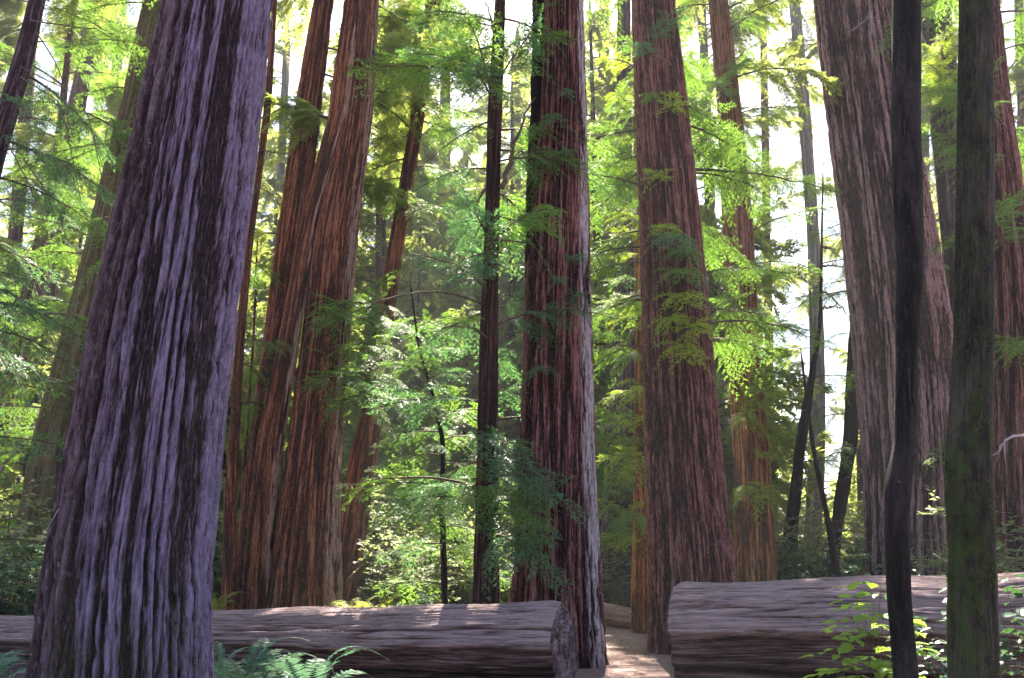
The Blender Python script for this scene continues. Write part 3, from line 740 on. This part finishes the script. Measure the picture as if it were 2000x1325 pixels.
# moss and lichen fuzz on the two front stems
def fuzz(T, n, seed, c_deg, w_deg, mat, ln=(.006, .018), zc=None):
    q = np.random.RandomState(seed)
    z = q.uniform(.3, 4.6, n) if zc is None else np.clip(q.normal(zc, .5, n), .3, 4.6)
    a = R(c_deg) + q.normal(0, R(w_deg) / 2, n)
    r_ = np.interp(z, T.zs, T.r) * .985; c_ = np.interp(z, T.zs, T.cx) - T.bx
    p = np.stack([c_ + r_ * np.cos(a), r_ * np.sin(a), z], 1)
    keep = noise(p[:, 0] * 12, p[:, 1] * 12, p[:, 2] * 5) > -.02
    p, a = p[keep], a[keep]; n = len(p)
    d = np.stack([np.cos(a), np.sin(a), q.uniform(-.8, .3, n)], 1) + q.normal(0, .4, (n, 3))
    V, Fq = blades(p, d, q.normal(0, 1, (n, 3)), q.uniform(*ln, n), q.uniform(.002, .005, n))
    tag(link('moss', mesh('moss', V, Fq, M[mat]), T.root), kind='stuff')
M['moss'] = leaf_mat('moss', (0.10, 0.12, 0.035), (0.15, 0.19, 0.05), trans=.3, spec=.1)
M['lichen'] = leaf_mat('lichen', (0.12, 0.12, 0.10), (0.14, 0.15, 0.10), trans=.2, spec=.1)
fuzz(TR['O'], 16000, 1, 215, 110, 'moss', zc=1.7)
fuzz(TR['O'], 9000, 2, 230, 150, 'lichen')
fuzz(TR['O'], 5000, 3, 350, 60, 'moss', zc=2.0)
fuzz(TR['N'], 8000, 4, 200, 120, 'lichen', ln=(.003, .010))

# ------------------------------------------------------------------ background evergreens (crown meshes shared)
def crown_mesh(seed, n=80, H=14.0):
    q = np.random.RandomState(seed); A = Acc(); W = Acc()
    src = [make_bough(3.0, 900 + i, dens=-.2, bl=.18, bw=.07, flat=.5, sec_len=.4) for i in range(3)]
    for i in range(n):
        f = (i + q.rand()) / n
        z = H * (.06 + .92 * f)
        ln = (3.2 * (1 - f) ** .7 + .5) * q.uniform(.7, 1.2) / 3.0
        (wv, wf), (lv, lf_), L = src[q.randint(3)]
        yaw = q.uniform(0, 6.28); pt = q.uniform(-.2, .35)
        Mx = np.array(Matrix.Rotation(yaw, 3, 'Z') @ Matrix.Rotation(-pt, 3, 'Y') @ Matrix.Rotation(q.uniform(-.4, .4), 3, 'X'))
        A.add(lv @ Mx.T * ln + (0, 0, z), lf_); W.add(wv @ Mx.T * ln + (0, 0, z), wf)
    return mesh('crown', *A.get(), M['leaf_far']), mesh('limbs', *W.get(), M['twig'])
CROWNS = [crown_mesh(1), crown_mesh(2), crown_mesh(3, 66)]
def young_trunk():
    zs = np.linspace(-.3, 13.6, 30)
    V, Fq, A = trunk_geo(zs, np.zeros((30, 2)), .16 * (1 - zs / 14.5) + .01, 16, .02, .1, 5)
    return mesh('trunk', V, Fq, M['bark_dark'], smooth=True, attrs=A)
YT = young_trunk()
ever_spots = [  # px, Y, scale
    (20, 30, .8), (130, 36, 1.2), (230, 40, 1.5), (330, 33, 1.0), (420, 36, .9), (500, 44, 1.5), (560, 52, 1.8), (700, 34, .8), (740, 50, 1.9),
    (800, 38, 1.2), (850, 60, 2.2), (905, 33, .9), (960, 46, 1.6), (1010, 58, 2.1), (1090, 44, 1.6), (1160, 50, 1.9), (1215, 36, 1.1),
    (1340, 52, 1.9), (1400, 44, 1.5), (1365, 38, 2.1), (1185, 40, 2.4), (1000, 46, 2.3), (900, 62, 2.5), (780, 58, 2.4), (1760, 50, 1.4), (1830, 40, 1.2), (1900, 52, 1.7), (1980, 36, 1.1),
    (60, 56, 2.3), (180, 62, 2.4), (640, 66, 2.4), (1280, 66, 2.5), (920, 72, 2.6), (300, 70, 2.6), (1120, 62, 3.3), (1195, 64, 3.3), (560, 64, 3.0), (1010, 68, 3.2),
]
q = random.Random(77)
nearest_words = [(40, 'far left edge'), (160, 'slim tilted trunk'), (300, 'leaf clad redwood'), (450, 'huge violet trunk'), (600, 'redwood clump'), (760, 'leaning redwood'), (870, 'small understorey tree'),
                 (960, 'dark slim redwood'), (1090, 'tall middle redwood'), (1200, 'shaded purple redwood'), (1340, 'broad dark redwood'), (1460, 'rust red redwood'), (1600, 'sky gap'),
                 (1760, 'massive pinkish redwood'), (1900, 'mossy stem'), (2100, 'right edge redwood')]
seen_labels = {}
def ever_label(size, dist, near):
    k = '%s %s evergreen with feathery crown %s the %s'
    for where in ('behind', 'slightly right of', 'far right of'):
        lab = k % (size, dist, where, near)
        if lab not in seen_labels:
            seen_labels[lab] = 1
            return lab
    return lab
ever_spots.sort()
for i, (px, Y, s) in enumerate(ever_spots):
    c, _ = P(px, 1100, Y)
    gz = float(ground_z(c[0], Y))
    near = next(wd for lim, wd in nearest_words if px <= lim + 10)
    size = 'small' if s < 1 else 'medium' if s < 1.6 else 'tall'
    dist = 'nearer' if Y < 40 else 'distant' if Y < 58 else 'farthest'
    root = empty('evergreen_tree', (c[0], Y, gz), ever_label(size, dist, near), 'tree', 'evergreens filling the background')
    root.rotation_euler = (0, 0, q.uniform(0, 6.28)); root.scale = (s, s, s * q.uniform(.9, 1.15))
    cr, lb = CROWNS[i % 3]
    link('trunk', YT, root); link('crown', cr, root); tag(link('limbs', lb, root), kind='stuff')

# ------------------------------------------------------------------ fallen logs
def make_log(name, label, p0, p1, r0, r1, seed, mat, notch=True, ca=168, cb=206, seg=300, rows=200, cut=None):
    p0 = Vector(p0); p1 = Vector(p1)
    ax = (p1 - p0); L = ax.length
    root = empty(name, p0, label, 'log')
    root.rotation_euler = ax.to_track_quat('X', 'Z').to_euler()
    xs = np.linspace(0, L, rows)
    th = np.linspace(0, 2 * np.pi, seg, endpoint=False)
    X = np.repeat(xs[:, None], seg, 1); TH = np.repeat(th[None], rows, 0)
    rad = r0 + (r1 - r0) * X / L
    wob = noise(X * .35 + seed, np.cos(TH) * .6, np.sin(TH) * .6 + seed)
    a = TH + wob * .25
    cy, sy = np.cos(a), np.sin(a)
    rad = rad * (1 + .10 * noise(X * .45 + seed, cy * .9, sy * .9) + .05 * noise(X * 1.2 + seed, cy * 1.8, sy * 1.8))
    n1 = noise(X * .22 + seed, cy * 3.3, sy * 3.3)
    n2 = noise(X * .45 + seed, cy * 10, sy * 10 + seed)
    n3 = noise(X * 1.3, cy * 30, sy * 30 + seed)
    g = sstep(0, .035, np.abs(n1)); g2 = sstep(0, .07, np.abs(n2))
    rel = np.clip(.25 + .45 * g + .3 * g2 + n3 * .5, 0, 1)
    disp = (rel - .8) * .05 + n1 * .05 + n3 * .012
    if notch:   # weathered slab over an undercut, on the camera's side
        lat = (TH % (2 * np.pi))           # 0=+y local (away), pi/2 = up, pi=-y (towards the camera)
        cut_a = R(ca) + .16 * noise(X * .5 + 3, X * 0, X * 0 + seed) + .05 * noise(X * 2.2, X * 0 + 4, X * 0)
        under = sstep(cut_a, cut_a + .05, lat) * (1 - sstep(R(215), R(250), lat))
        disp = disp - under * .13 * (r0 / .55)
        cut2 = R(cb) + .13 * noise(X * .7 + 9, X * 0, X * 0 + seed)
        lip = np.exp(-((lat - cut2) / .07) ** 2)
        disp = disp - lip * .09
        l3 = np.exp(-((lat - R(ca - 22) - .10 * noise(X * .9 + 1, X * 0, X * 0 + 2 + seed)) / .03) ** 2) * sstep(-.1, .2, noise(X * .8, X * 0, X * 0 + seed))
        disp = disp - l3 * .035
        rel = np.clip(rel - under * .5 - lip * .4 - l3 * .4, -.6, 1)
    r = rad + disp
    V = np.stack([X, r * np.cos(TH), r * np.sin(TH)], -1)
    # rounded arrises at the ends
    for k in range(3):
        f = (.955, .98, .995)[k]
        V[k, :, 1:] *= f; V[-1 - k, :, 1:] *= f
    V = V.reshape(-1, 3)
    i = np.arange(rows - 1)[:, None] * seg; j = np.arange(seg)[None, :]; jn = (j + 1) % seg
    Fq = np.stack([i + j, i + seg + j, i + seg + jn, i + jn], -1).reshape(-1, 4)
    co = np.stack([X + seed, cy * rad, sy * rad], -1).reshape(-1, 3)
    link('log_body', mesh('log_body', V, Fq, mat, smooth=True, attrs={'bark_co': co, 'relief': rel.ravel()}), root)
    if notch:
        q = np.random.RandomState(seed + 50); m = 1500
        xi = q.randint(3, rows - 4, m); ti = (np.clip(q.normal(.25, .07, m), .08, .42) * seg).astype(int)
        p = V.reshape(rows, seg, 3)[xi, ti] + (0, 0, .004); an = q.uniform(0, 6.28, m)
        dv = np.stack([np.cos(an), np.sin(an) * .8, q.normal(0, .1, m)], 1)
        LV, LF = blades(p, dv, np.array([0, 0, 1.]) + q.normal(0, .3, (m, 3)), q.uniform(.015, .06, m), q.uniform(.004, .012, m))
        tag(link('leaf_litter', mesh('leaf_litter', LV, LF, M['litter']), root), kind='stuff')
    for end, sgn in ((0, -1), (rows - 1, 1)):
        CF = tuple(np.linspace(1, .03, 40)); ring = V.reshape(rows, seg, 3)[end]
        rings = [ring * (1, f, f) + (sgn * .004 + sgn * .02 * (1 - f) , 0, 0) for f in CF]
        for kk in range(1, 40):
            f = CF[kk]
            rings[kk][:, 0] += noise(th * 0 + f * 9, np.cos(th) * 4 * f, np.sin(th) * 4 * f) * .018 + noise(th * 0 + f * 60, np.cos(th) * 5, np.sin(th) * 5) * .006 - sgn * .015 * np.exp(-(noise(np.cos(th) * 3, np.sin(th) * 3, th * 0 + f * 1.2) / .03) ** 2)
        VV = np.concatenate(rings); ii = np.arange(39)[:, None] * seg
        FF = np.stack([ii + j, ii + seg + j, ii + seg + jn, ii + jn], -1).reshape(-1, 4)
        if sgn > 0: FF = FF[:, ::-1]
        VV = np.concatenate([VV, VV[-seg:].mean(0)[None]])
        me = mesh('cut_face', VV, [list(map(int, f_)) for f_ in FF] + [[39 * seg + int(a_), 39 * seg + (int(a_) + 1) % seg, 40 * seg] for a_ in range(seg)],
                  M['log_cut'], attrs={'bark_co': VV[:, [1, 0, 2]] * (1, .4, .3) + seed, 'relief': np.clip(.45 + .35 * np.sin(np.hypot(VV[:, 1], VV[:, 2]) * 120) + noise(VV[:, 1] * 9, VV[:, 2] * 9, VV[:, 0]), 0, 1)})
        link('cut_face', me, root)
    return root
e0, t0 = P(1098, 1174, 10.1); e1, t1 = P(-60, 1206, 13.2)
make_log('fallen_log', 'long weathered fallen log at left, passing behind the huge violet trunk', (e1[0], 13.2, e1[2] / 2 - .02), (e0[0], 10.0, e0[2] / 2 - .02), e1[2] / 2, e0[2] / 2, 5, M['log_wood'])
e0, t0 = P(1322, 1136, 9.9); e1, t1 = P(2060, 1112, 8.3)
dx = (e1 - e0)[0]
make_log('fallen_log', 'thick weathered fallen log at right, behind the two thin front stems', (e0[0], 9.9, e0[2] / 2 - .02), (e1[0] + 1.2, 7.95, e1[2] / 2 - .02), e0[2] / 2, e1[2] / 2, 8, M['log_wood'], ca=162, cb=204)
c0, _ = P(1150, 1180, 22.5); c1, _ = P(1246, 1216, 20.6)
make_log('fallen_log', 'small reddish log lying beyond the path', (c0[0], 22.5, .32), (c1[0], 20.6, .2), .26, .22, 9, M['log_red'], notch=False, seg=40, rows=60)

# ------------------------------------------------------------------ shrubs
def shrub_mesh(seed, Rr=1.0, Hh=1.5, n_leaf=2600, ls=.07, lw=.55):
    q = np.random.RandomState(seed); W = Acc()
    tips = []
    for i in range(16):
        a = q.uniform(0, 6.28); rr = Rr * q.uniform(.2, 1); h = Hh * q.uniform(.5, 1.05)
        t = np.linspace(0, 1, 8)
        path = np.stack([np.cos(a) * rr * t ** 1.4, np.sin(a) * rr * t ** 1.4, h * t], 1) + q.normal(0, .03, (8, 3)) * t[:, None]
        W.add(*tube(path, .011 * (1 - t * .8), 4)); tips.append(path)
    bp, bd, bn, ln = [], [], [], []
    for i in range(n_leaf // 12):
        path = tips[q.randint(len(tips))]; u = q.uniform(.25, 1)
        c = np.array([np.interp(u, np.linspace(0, 1, 8), path[:, k]) for k in range(3)])
        d = q.normal(0, 1, 3); d[2] = d[2] * .4 + .1; d /= np.linalg.norm(d)
        tl = q.uniform(.15, .45)
        t = np.linspace(0, 1, 5)
        W.add(*tube(c + d * (t * tl)[:, None] + np.array([0, 0, -.1]) * (t ** 2)[:, None] * tl, .0035 * (1 - .7 * t), 3))
        m = 12; v = (np.arange(m) + .5) / m
        pos = c + d * (v * tl)[:, None]
        lat = np.cross(d, (0, 0, 1)); lat /= np.linalg.norm(lat) + 1e-9
        sg = np.where(np.arange(m) % 2, 1., -1.)
        bp.append(pos); bd.append(d * .6 + lat * sg[:, None] + q.normal(0, .25, (m, 3))); bn.append(np.array([0, 0, 1.]) + q.normal(0, .4, (m, 3))); ln.append(ls * q.uniform(.6, 1.3, m))
    bp, bd, bn, ln = map(np.concatenate, (bp, bd, bn, ln))
    return mesh('stems', *W.get(), M['twig'], smooth=True), blades(bp, bd, bn, ln, ln * lw)
SH = []
for sdd, ls, lw, mt in ((1, .075, .55, 'leaf_bush'), (2, .09, .6, 'leaf_bush'), (3, .07, .5, 'leaf_far'), (4, .085, .65, 'leaf_salal')):
    st, lf = shrub_mesh(sdd, ls=ls, lw=lw)
    SH.append((st, mesh('leaves', *lf, M[mt])))
shrub_spots = [  # px, Y, scale, proto, label
    (20, 14, 1.3, 3, 'leafy dark shrub at the bottom left edge behind the fern'),
    (70, 16, 1.7, 0, 'green shrub left of the huge violet trunk base'),
    (130, 18, 1.5, 3, 'bluish shrub just behind the huge violet trunk base'),
    (-10, 19, 2.4, 0, 'taller green shrub at the far left edge'),
    (60, 24, 2.6, 2, 'pale green shrub under the slim tilted trunk'),
    (415, 26, 2.2, 1, 'bright bush in the gap right of the huge violet trunk'),
    (430, 34, 3.0, 2, 'hazy bush farther back in the gap right of the huge violet trunk'),
    (560, 36, 2.6, 2, 'hazy bush behind the redwood clump'),
    (725, 26, 2.4, 1, 'pale sunlit bush right beside the leaning redwood'),
    (770, 22, 1.6, 0, 'green bush above the left log, left of the understorey tree'),
    (800, 30, 3.4, 2, 'tall hazy bush behind the understorey tree'),
    (835, 20, 1.5, 1, 'low bush at the foot of the understorey tree'),
    (900, 24, 2.4, 0, 'bush just left of the dark slim redwood'),
    (905, 34, 3.6, 2, 'tall hazy bush left of the dark slim redwood'),
    (990, 22, 2.0, 2, 'yellow green bush between dark slim redwood and tall middle redwood'),
    (1000, 30, 3.0, 1, 'tall bush behind the yellow green bush'),
    (1180, 34, 2.6, 0, 'shrub beyond the small reddish log'),
    (1210, 24, 1.1, 0, 'low shrub beside the path end'),
    (1420, 34, 3.0, 2, 'hazy shrub between broad dark and rust red redwoods'),
    (1530, 26, 1.8, 1, 'shrub beside the orange base of the rust red redwood'),
    (1570, 32, 2.8, 0, 'large shrub under the sky gap'),
    (1625, 22, 1.5, 3, 'glossy shrub behind the right log under the sky gap'),
    (1665, 28, 2.0, 0, 'green bush left of the massive redwood foot'),
    (1700, 16, .9, 3, 'dark glossy shrub at the foot of the massive redwood'),
    (1800, 14, 1.05, 3, 'glossy shrub between the two thin front stems'),
    (1845, 20, 1.5, 0, 'shrub reaching up behind the two front stems'),
    (1960, 14, 1.15, 3, 'glossy shrub right of the mossy stem'),
    (2010, 17, 1.9, 0, 'tall shrub at the right edge'),
]
q = random.Random(9)
for px, Y, s, k, lab in shrub_spots:
    c, _ = P(px, 1100, Y)
    root = empty('shrub', (c[0], Y, float(ground_z(c[0], Y)) - .02), lab, 'shrub', 'shrubs of the understorey')
    root.rotation_euler = (0, 0, q.uniform(0, 6.28)); root.scale = (s, s, s)
    link('stems', SH[k][0], root); link('leaves', SH[k][1], root)

# ------------------------------------------------------------------ ferns (each frond a part)
def frond_mesh(seed, L=.85, mat='leaf_fern'):
    q = np.random.RandomState(seed); n = 12; t = np.linspace(0, 1, n)
    path = np.stack([L * (.95 * t - .1 * t ** 3), L * .05 * np.sin(t * 3) * q.uniform(-1, 1), L * (1.25 * t - 1.12 * t ** 2.1)], 1)
    V1, F1 = tube(path, .004 * (1 - .8 * t) + .0008, 4)
    m = 34; u = np.linspace(.08, .99, m)
    pos = np.stack([np.interp(u, t, path[:, k]) for k in range(3)], 1)
    tan = np.gradient(pos, axis=0); tan /= np.linalg.norm(tan, axis=1)[:, None]
    lat = np.array([0, 1., 0]); nr = np.cross(tan, lat)
    bp, bd, bn, ln = [], [], [], []
    for s in (1, -1):
        bp.append(pos); bd.append(tan * .35 + lat * s - nr * q.uniform(-.05, .25, (m, 1))); bn.append(nr + q.normal(0, .15, (m, 3)))
        ln.append(L * .145 * np.sin(np.clip(u * 1.15 + .12, 0, 1) ** .8 * np.pi) ** .7 + .012)
    bp, bd, bn, ln = map(np.concatenate, (bp, bd, bn, ln))
    V2, F2 = blades(bp, bd, bn, ln, np.minimum(ln * .3, L * .027))
    A = Acc(); A.add(V1, F1); A.add(V2, F2)
    return mesh('frond', *A.get(), M[mat])
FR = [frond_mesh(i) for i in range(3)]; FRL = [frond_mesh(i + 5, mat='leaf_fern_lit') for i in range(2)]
def fern(px, Y, s, lab, lit=False, n=13, seed=0, dead=False):
    c, _ = P(px, 1100, Y); q = random.Random(seed)
    root = empty('sword_fern', (c[0], Y, float(ground_z(c[0], Y))), lab, 'fern', 'sword ferns')
    for i in range(n):
        a = i / n * 6.28 + q.uniform(-.25, .25); k = s * q.uniform(.75, 1.15)
        link('frond', q.choice(FRL if lit else FR), root, (0, 0, .02), (q.uniform(-.25, .25), q.uniform(-.7, .1), a), (k, k, k))
    return root
fern(500, 9.4, 1.35, 'sword fern in front of the left log, left of the pair', seed=1)
fern(615, 9.2, 1.25, 'sword fern in front of the left log, right of the pair', seed=2)
fern(440, 10.2, 1.1, 'small fern between the huge violet trunk and the left log', seed=3, n=9)
fern(55, 7.4, 1.2, 'fern with one bright frond against the huge violet trunk base', seed=4, n=10)
fern(600, 8.75, .8, 'low fern nearest the camera below the pair of ferns', seed=12, n=11)
fern(0, 9.6, 1.3, 'dark fern at the bottom left corner', seed=5)
fern(1815, 7.0, .45, 'small fern between the two front stems at the bottom', seed=6, n=9)
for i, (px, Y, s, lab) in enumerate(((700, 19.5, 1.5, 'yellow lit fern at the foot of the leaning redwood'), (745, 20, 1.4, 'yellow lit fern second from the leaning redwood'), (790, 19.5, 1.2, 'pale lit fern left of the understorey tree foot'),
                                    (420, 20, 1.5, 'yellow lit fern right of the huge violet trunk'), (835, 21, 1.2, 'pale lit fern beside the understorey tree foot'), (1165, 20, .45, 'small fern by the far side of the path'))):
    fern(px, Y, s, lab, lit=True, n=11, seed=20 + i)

# ------------------------------------------------------------------ broad-leaved plants: each leaf a part
def leaf_shape(kind):
    n = 9; t = np.linspace(0, 1, n)
    wv = np.sin(np.pi * t ** .75) ** .8 * .36
    if kind == 'maple': wv = wv * (1 + .22 * np.sin(t * 22))
    wv[0] = .01; wv[-1] = .004
    V = []
    for k in range(n):
        z = -.18 * t[k] ** 2
        V += [(t[k], -wv[k], z + .10 * wv[k]), (t[k], 0, z - .035), (t[k], wv[k], z + .10 * wv[k])]
    Fq = []
    for k in range(n - 1):
        a = 3 * k; Fq += [(a, a + 1, a + 4, a + 3), (a + 1, a + 2, a + 5, a + 4)]
    return np.array(V), np.array(Fq)
LM = mesh('leaf', *leaf_shape('maple'), M['leaf_maple']); LS = mesh('leaf', *leaf_shape('salal'), M['leaf_salal'])
def leafy_plant(px, Y, H, spread, nst, lab, lm, size, seed, cat='plant', name='leafy_plant', step=.11, tiers=None):
    c, _ = P(px, 1100, Y); q = random.Random(seed)
    root = empty(name, (c[0], Y, float(ground_z(c[0], Y))), lab, cat)
    W = Acc(); nl = 0
    for i in range(nst):
        a = q.uniform(0, 6.28); t = np.linspace(0, 1, 10); h = H * q.uniform(.6, 1.0); rr = spread * q.uniform(.25, .6)
        st = np.stack([math.cos(a) * rr * t ** 1.5, math.sin(a) * rr * t ** 1.5, h * t], 1)
        W.add(*tube(st, .006 * (1 - .7 * t), 5))
        for k in range(int(h / .10)):
            u = .3 + .7 * k / max(1, int(h / .10) - 1)
            p0 = np.array([np.interp(u, t, st[:, d]) for d in range(3)])
            b = q.uniform(0, 6.28); bl_ = spread * q.uniform(.3, .7)
            v = np.linspace(0, 1, 6)
            br = p0 + np.stack([math.cos(b) * bl_ * v, math.sin(b) * bl_ * v, .12 * bl_ * v - .25 * bl_ * v ** 2], 1)
            W.add(*tube(br, .0028 * (1 - .6 * v), 3))
            m = max(2, int(bl_ / step))
            for j in range(m + 1):
                if nl >= 290: break
                vv = .25 + .75 * j / m
                p1 = [float(np.interp(vv, v, br[:, d])) for d in range(3)]
                sgn = 1 if j % 2 else -1
                s = size * q.uniform(.65, 1.2)
                link('leaf', lm, root, p1, (q.uniform(-.4, .4), q.uniform(-.2, .35), b + (sgn * q.uniform(.5, 1.2) if j < m else 0)), (s, s, s))
                nl += 1
    o = link('stems', mesh('stems', *W.get(), M['twig'], smooth=True), root)
    return root
leafy_plant(1672, 6.6, 1.48, .62, 8, 'bright green young maple in front of the right log', LM, .115, 1, name='vine_maple', step=.085)
leafy_plant(1970, 6.7, 1.52, .6, 8, 'dark salal with bluish leaves right of the mossy stem', LS, .10, 2, name='salal_bush', cat='bush')
leafy_plant(1820, 7.3, 1.4, .45, 5, 'dark salal between the two front stems', LS, .095, 3, name='salal_bush', cat='bush')

# ------------------------------------------------------------------ litter on the ground
q = np.random.RandomState(4); n = 60000
lx = q.uniform(-9, 9, n); ly = q.uniform(7.5, 24, n)
lz = ground_z(lx, ly) + .006
a = q.uniform(0, 6.28, n)
d = np.stack([np.cos(a), np.sin(a), q.normal(0, .12, n)], 1)
V, Fq = blades(np.stack([lx, ly, lz], 1), d, np.array([0, 0, 1.]) + q.normal(0, .35, (n, 3)), q.uniform(.02, .09, n), q.uniform(.006, .018, n))
tag(link('leaf_litter', mesh('leaf_litter', V, Fq, M['litter'])), 'brown needles and twig scraps strewn over the forest floor', 'litter', kind='stuff')

# ------------------------------------------------------------------ far-off wood
q = np.random.RandomState(8); A = Acc(); n = 120000
fx = q.uniform(-75, 75, n); fy = q.uniform(78, 100, n)
hmax = 40 + 22 * (noise(fx * .06, fy * .03, fx * 0) + noise(fx * .21, fy * .1, fx * 0 + 3) * .6)
gap = np.exp(-((fx / fy - .38) / .10) ** 2)
hmax = hmax * (1 - .82 * gap)
fz = np.minimum(ground_z(fx, fy) + q.uniform(0, 1, n) ** .9 * hmax, 56)
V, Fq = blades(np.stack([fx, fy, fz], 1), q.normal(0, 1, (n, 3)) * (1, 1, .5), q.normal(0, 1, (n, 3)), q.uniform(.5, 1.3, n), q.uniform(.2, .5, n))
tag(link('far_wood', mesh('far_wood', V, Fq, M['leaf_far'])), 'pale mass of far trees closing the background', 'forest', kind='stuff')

# ------------------------------------------------------------------ haze
m = bpy.data.materials.new('haze'); m.use_nodes = True; t = m.node_tree
t.nodes.remove(t.nodes['Principled BSDF'])
pv = t.nodes.new('ShaderNodeVolumePrincipled')
pv.inputs['Color'].default_value = (0.93, 0.96, 1.0, 1); pv.inputs['Density'].default_value = HAZE_DENSITY; pv.inputs['Anisotropy'].default_value = 0.1
t.links.new(pv.outputs[0], t.nodes['Material Output'].inputs['Volume'])
x0, x1, y0, y1, z0, z1 = -110, 110, -25, 120, -1.6, 58
V = np.array([(x, y, z) for z in (z0, z1) for y in (y0, y1) for x in (x0, x1)], float)
tag(link('haze', mesh('haze', V, [[0, 2, 3, 1], [4, 5, 7, 6], [0, 1, 5, 4], [2, 6, 7, 3], [0, 4, 6, 2], [1, 3, 7, 5]], m)), 'thin sunlit haze hanging between the trees', 'haze', kind='stuff')
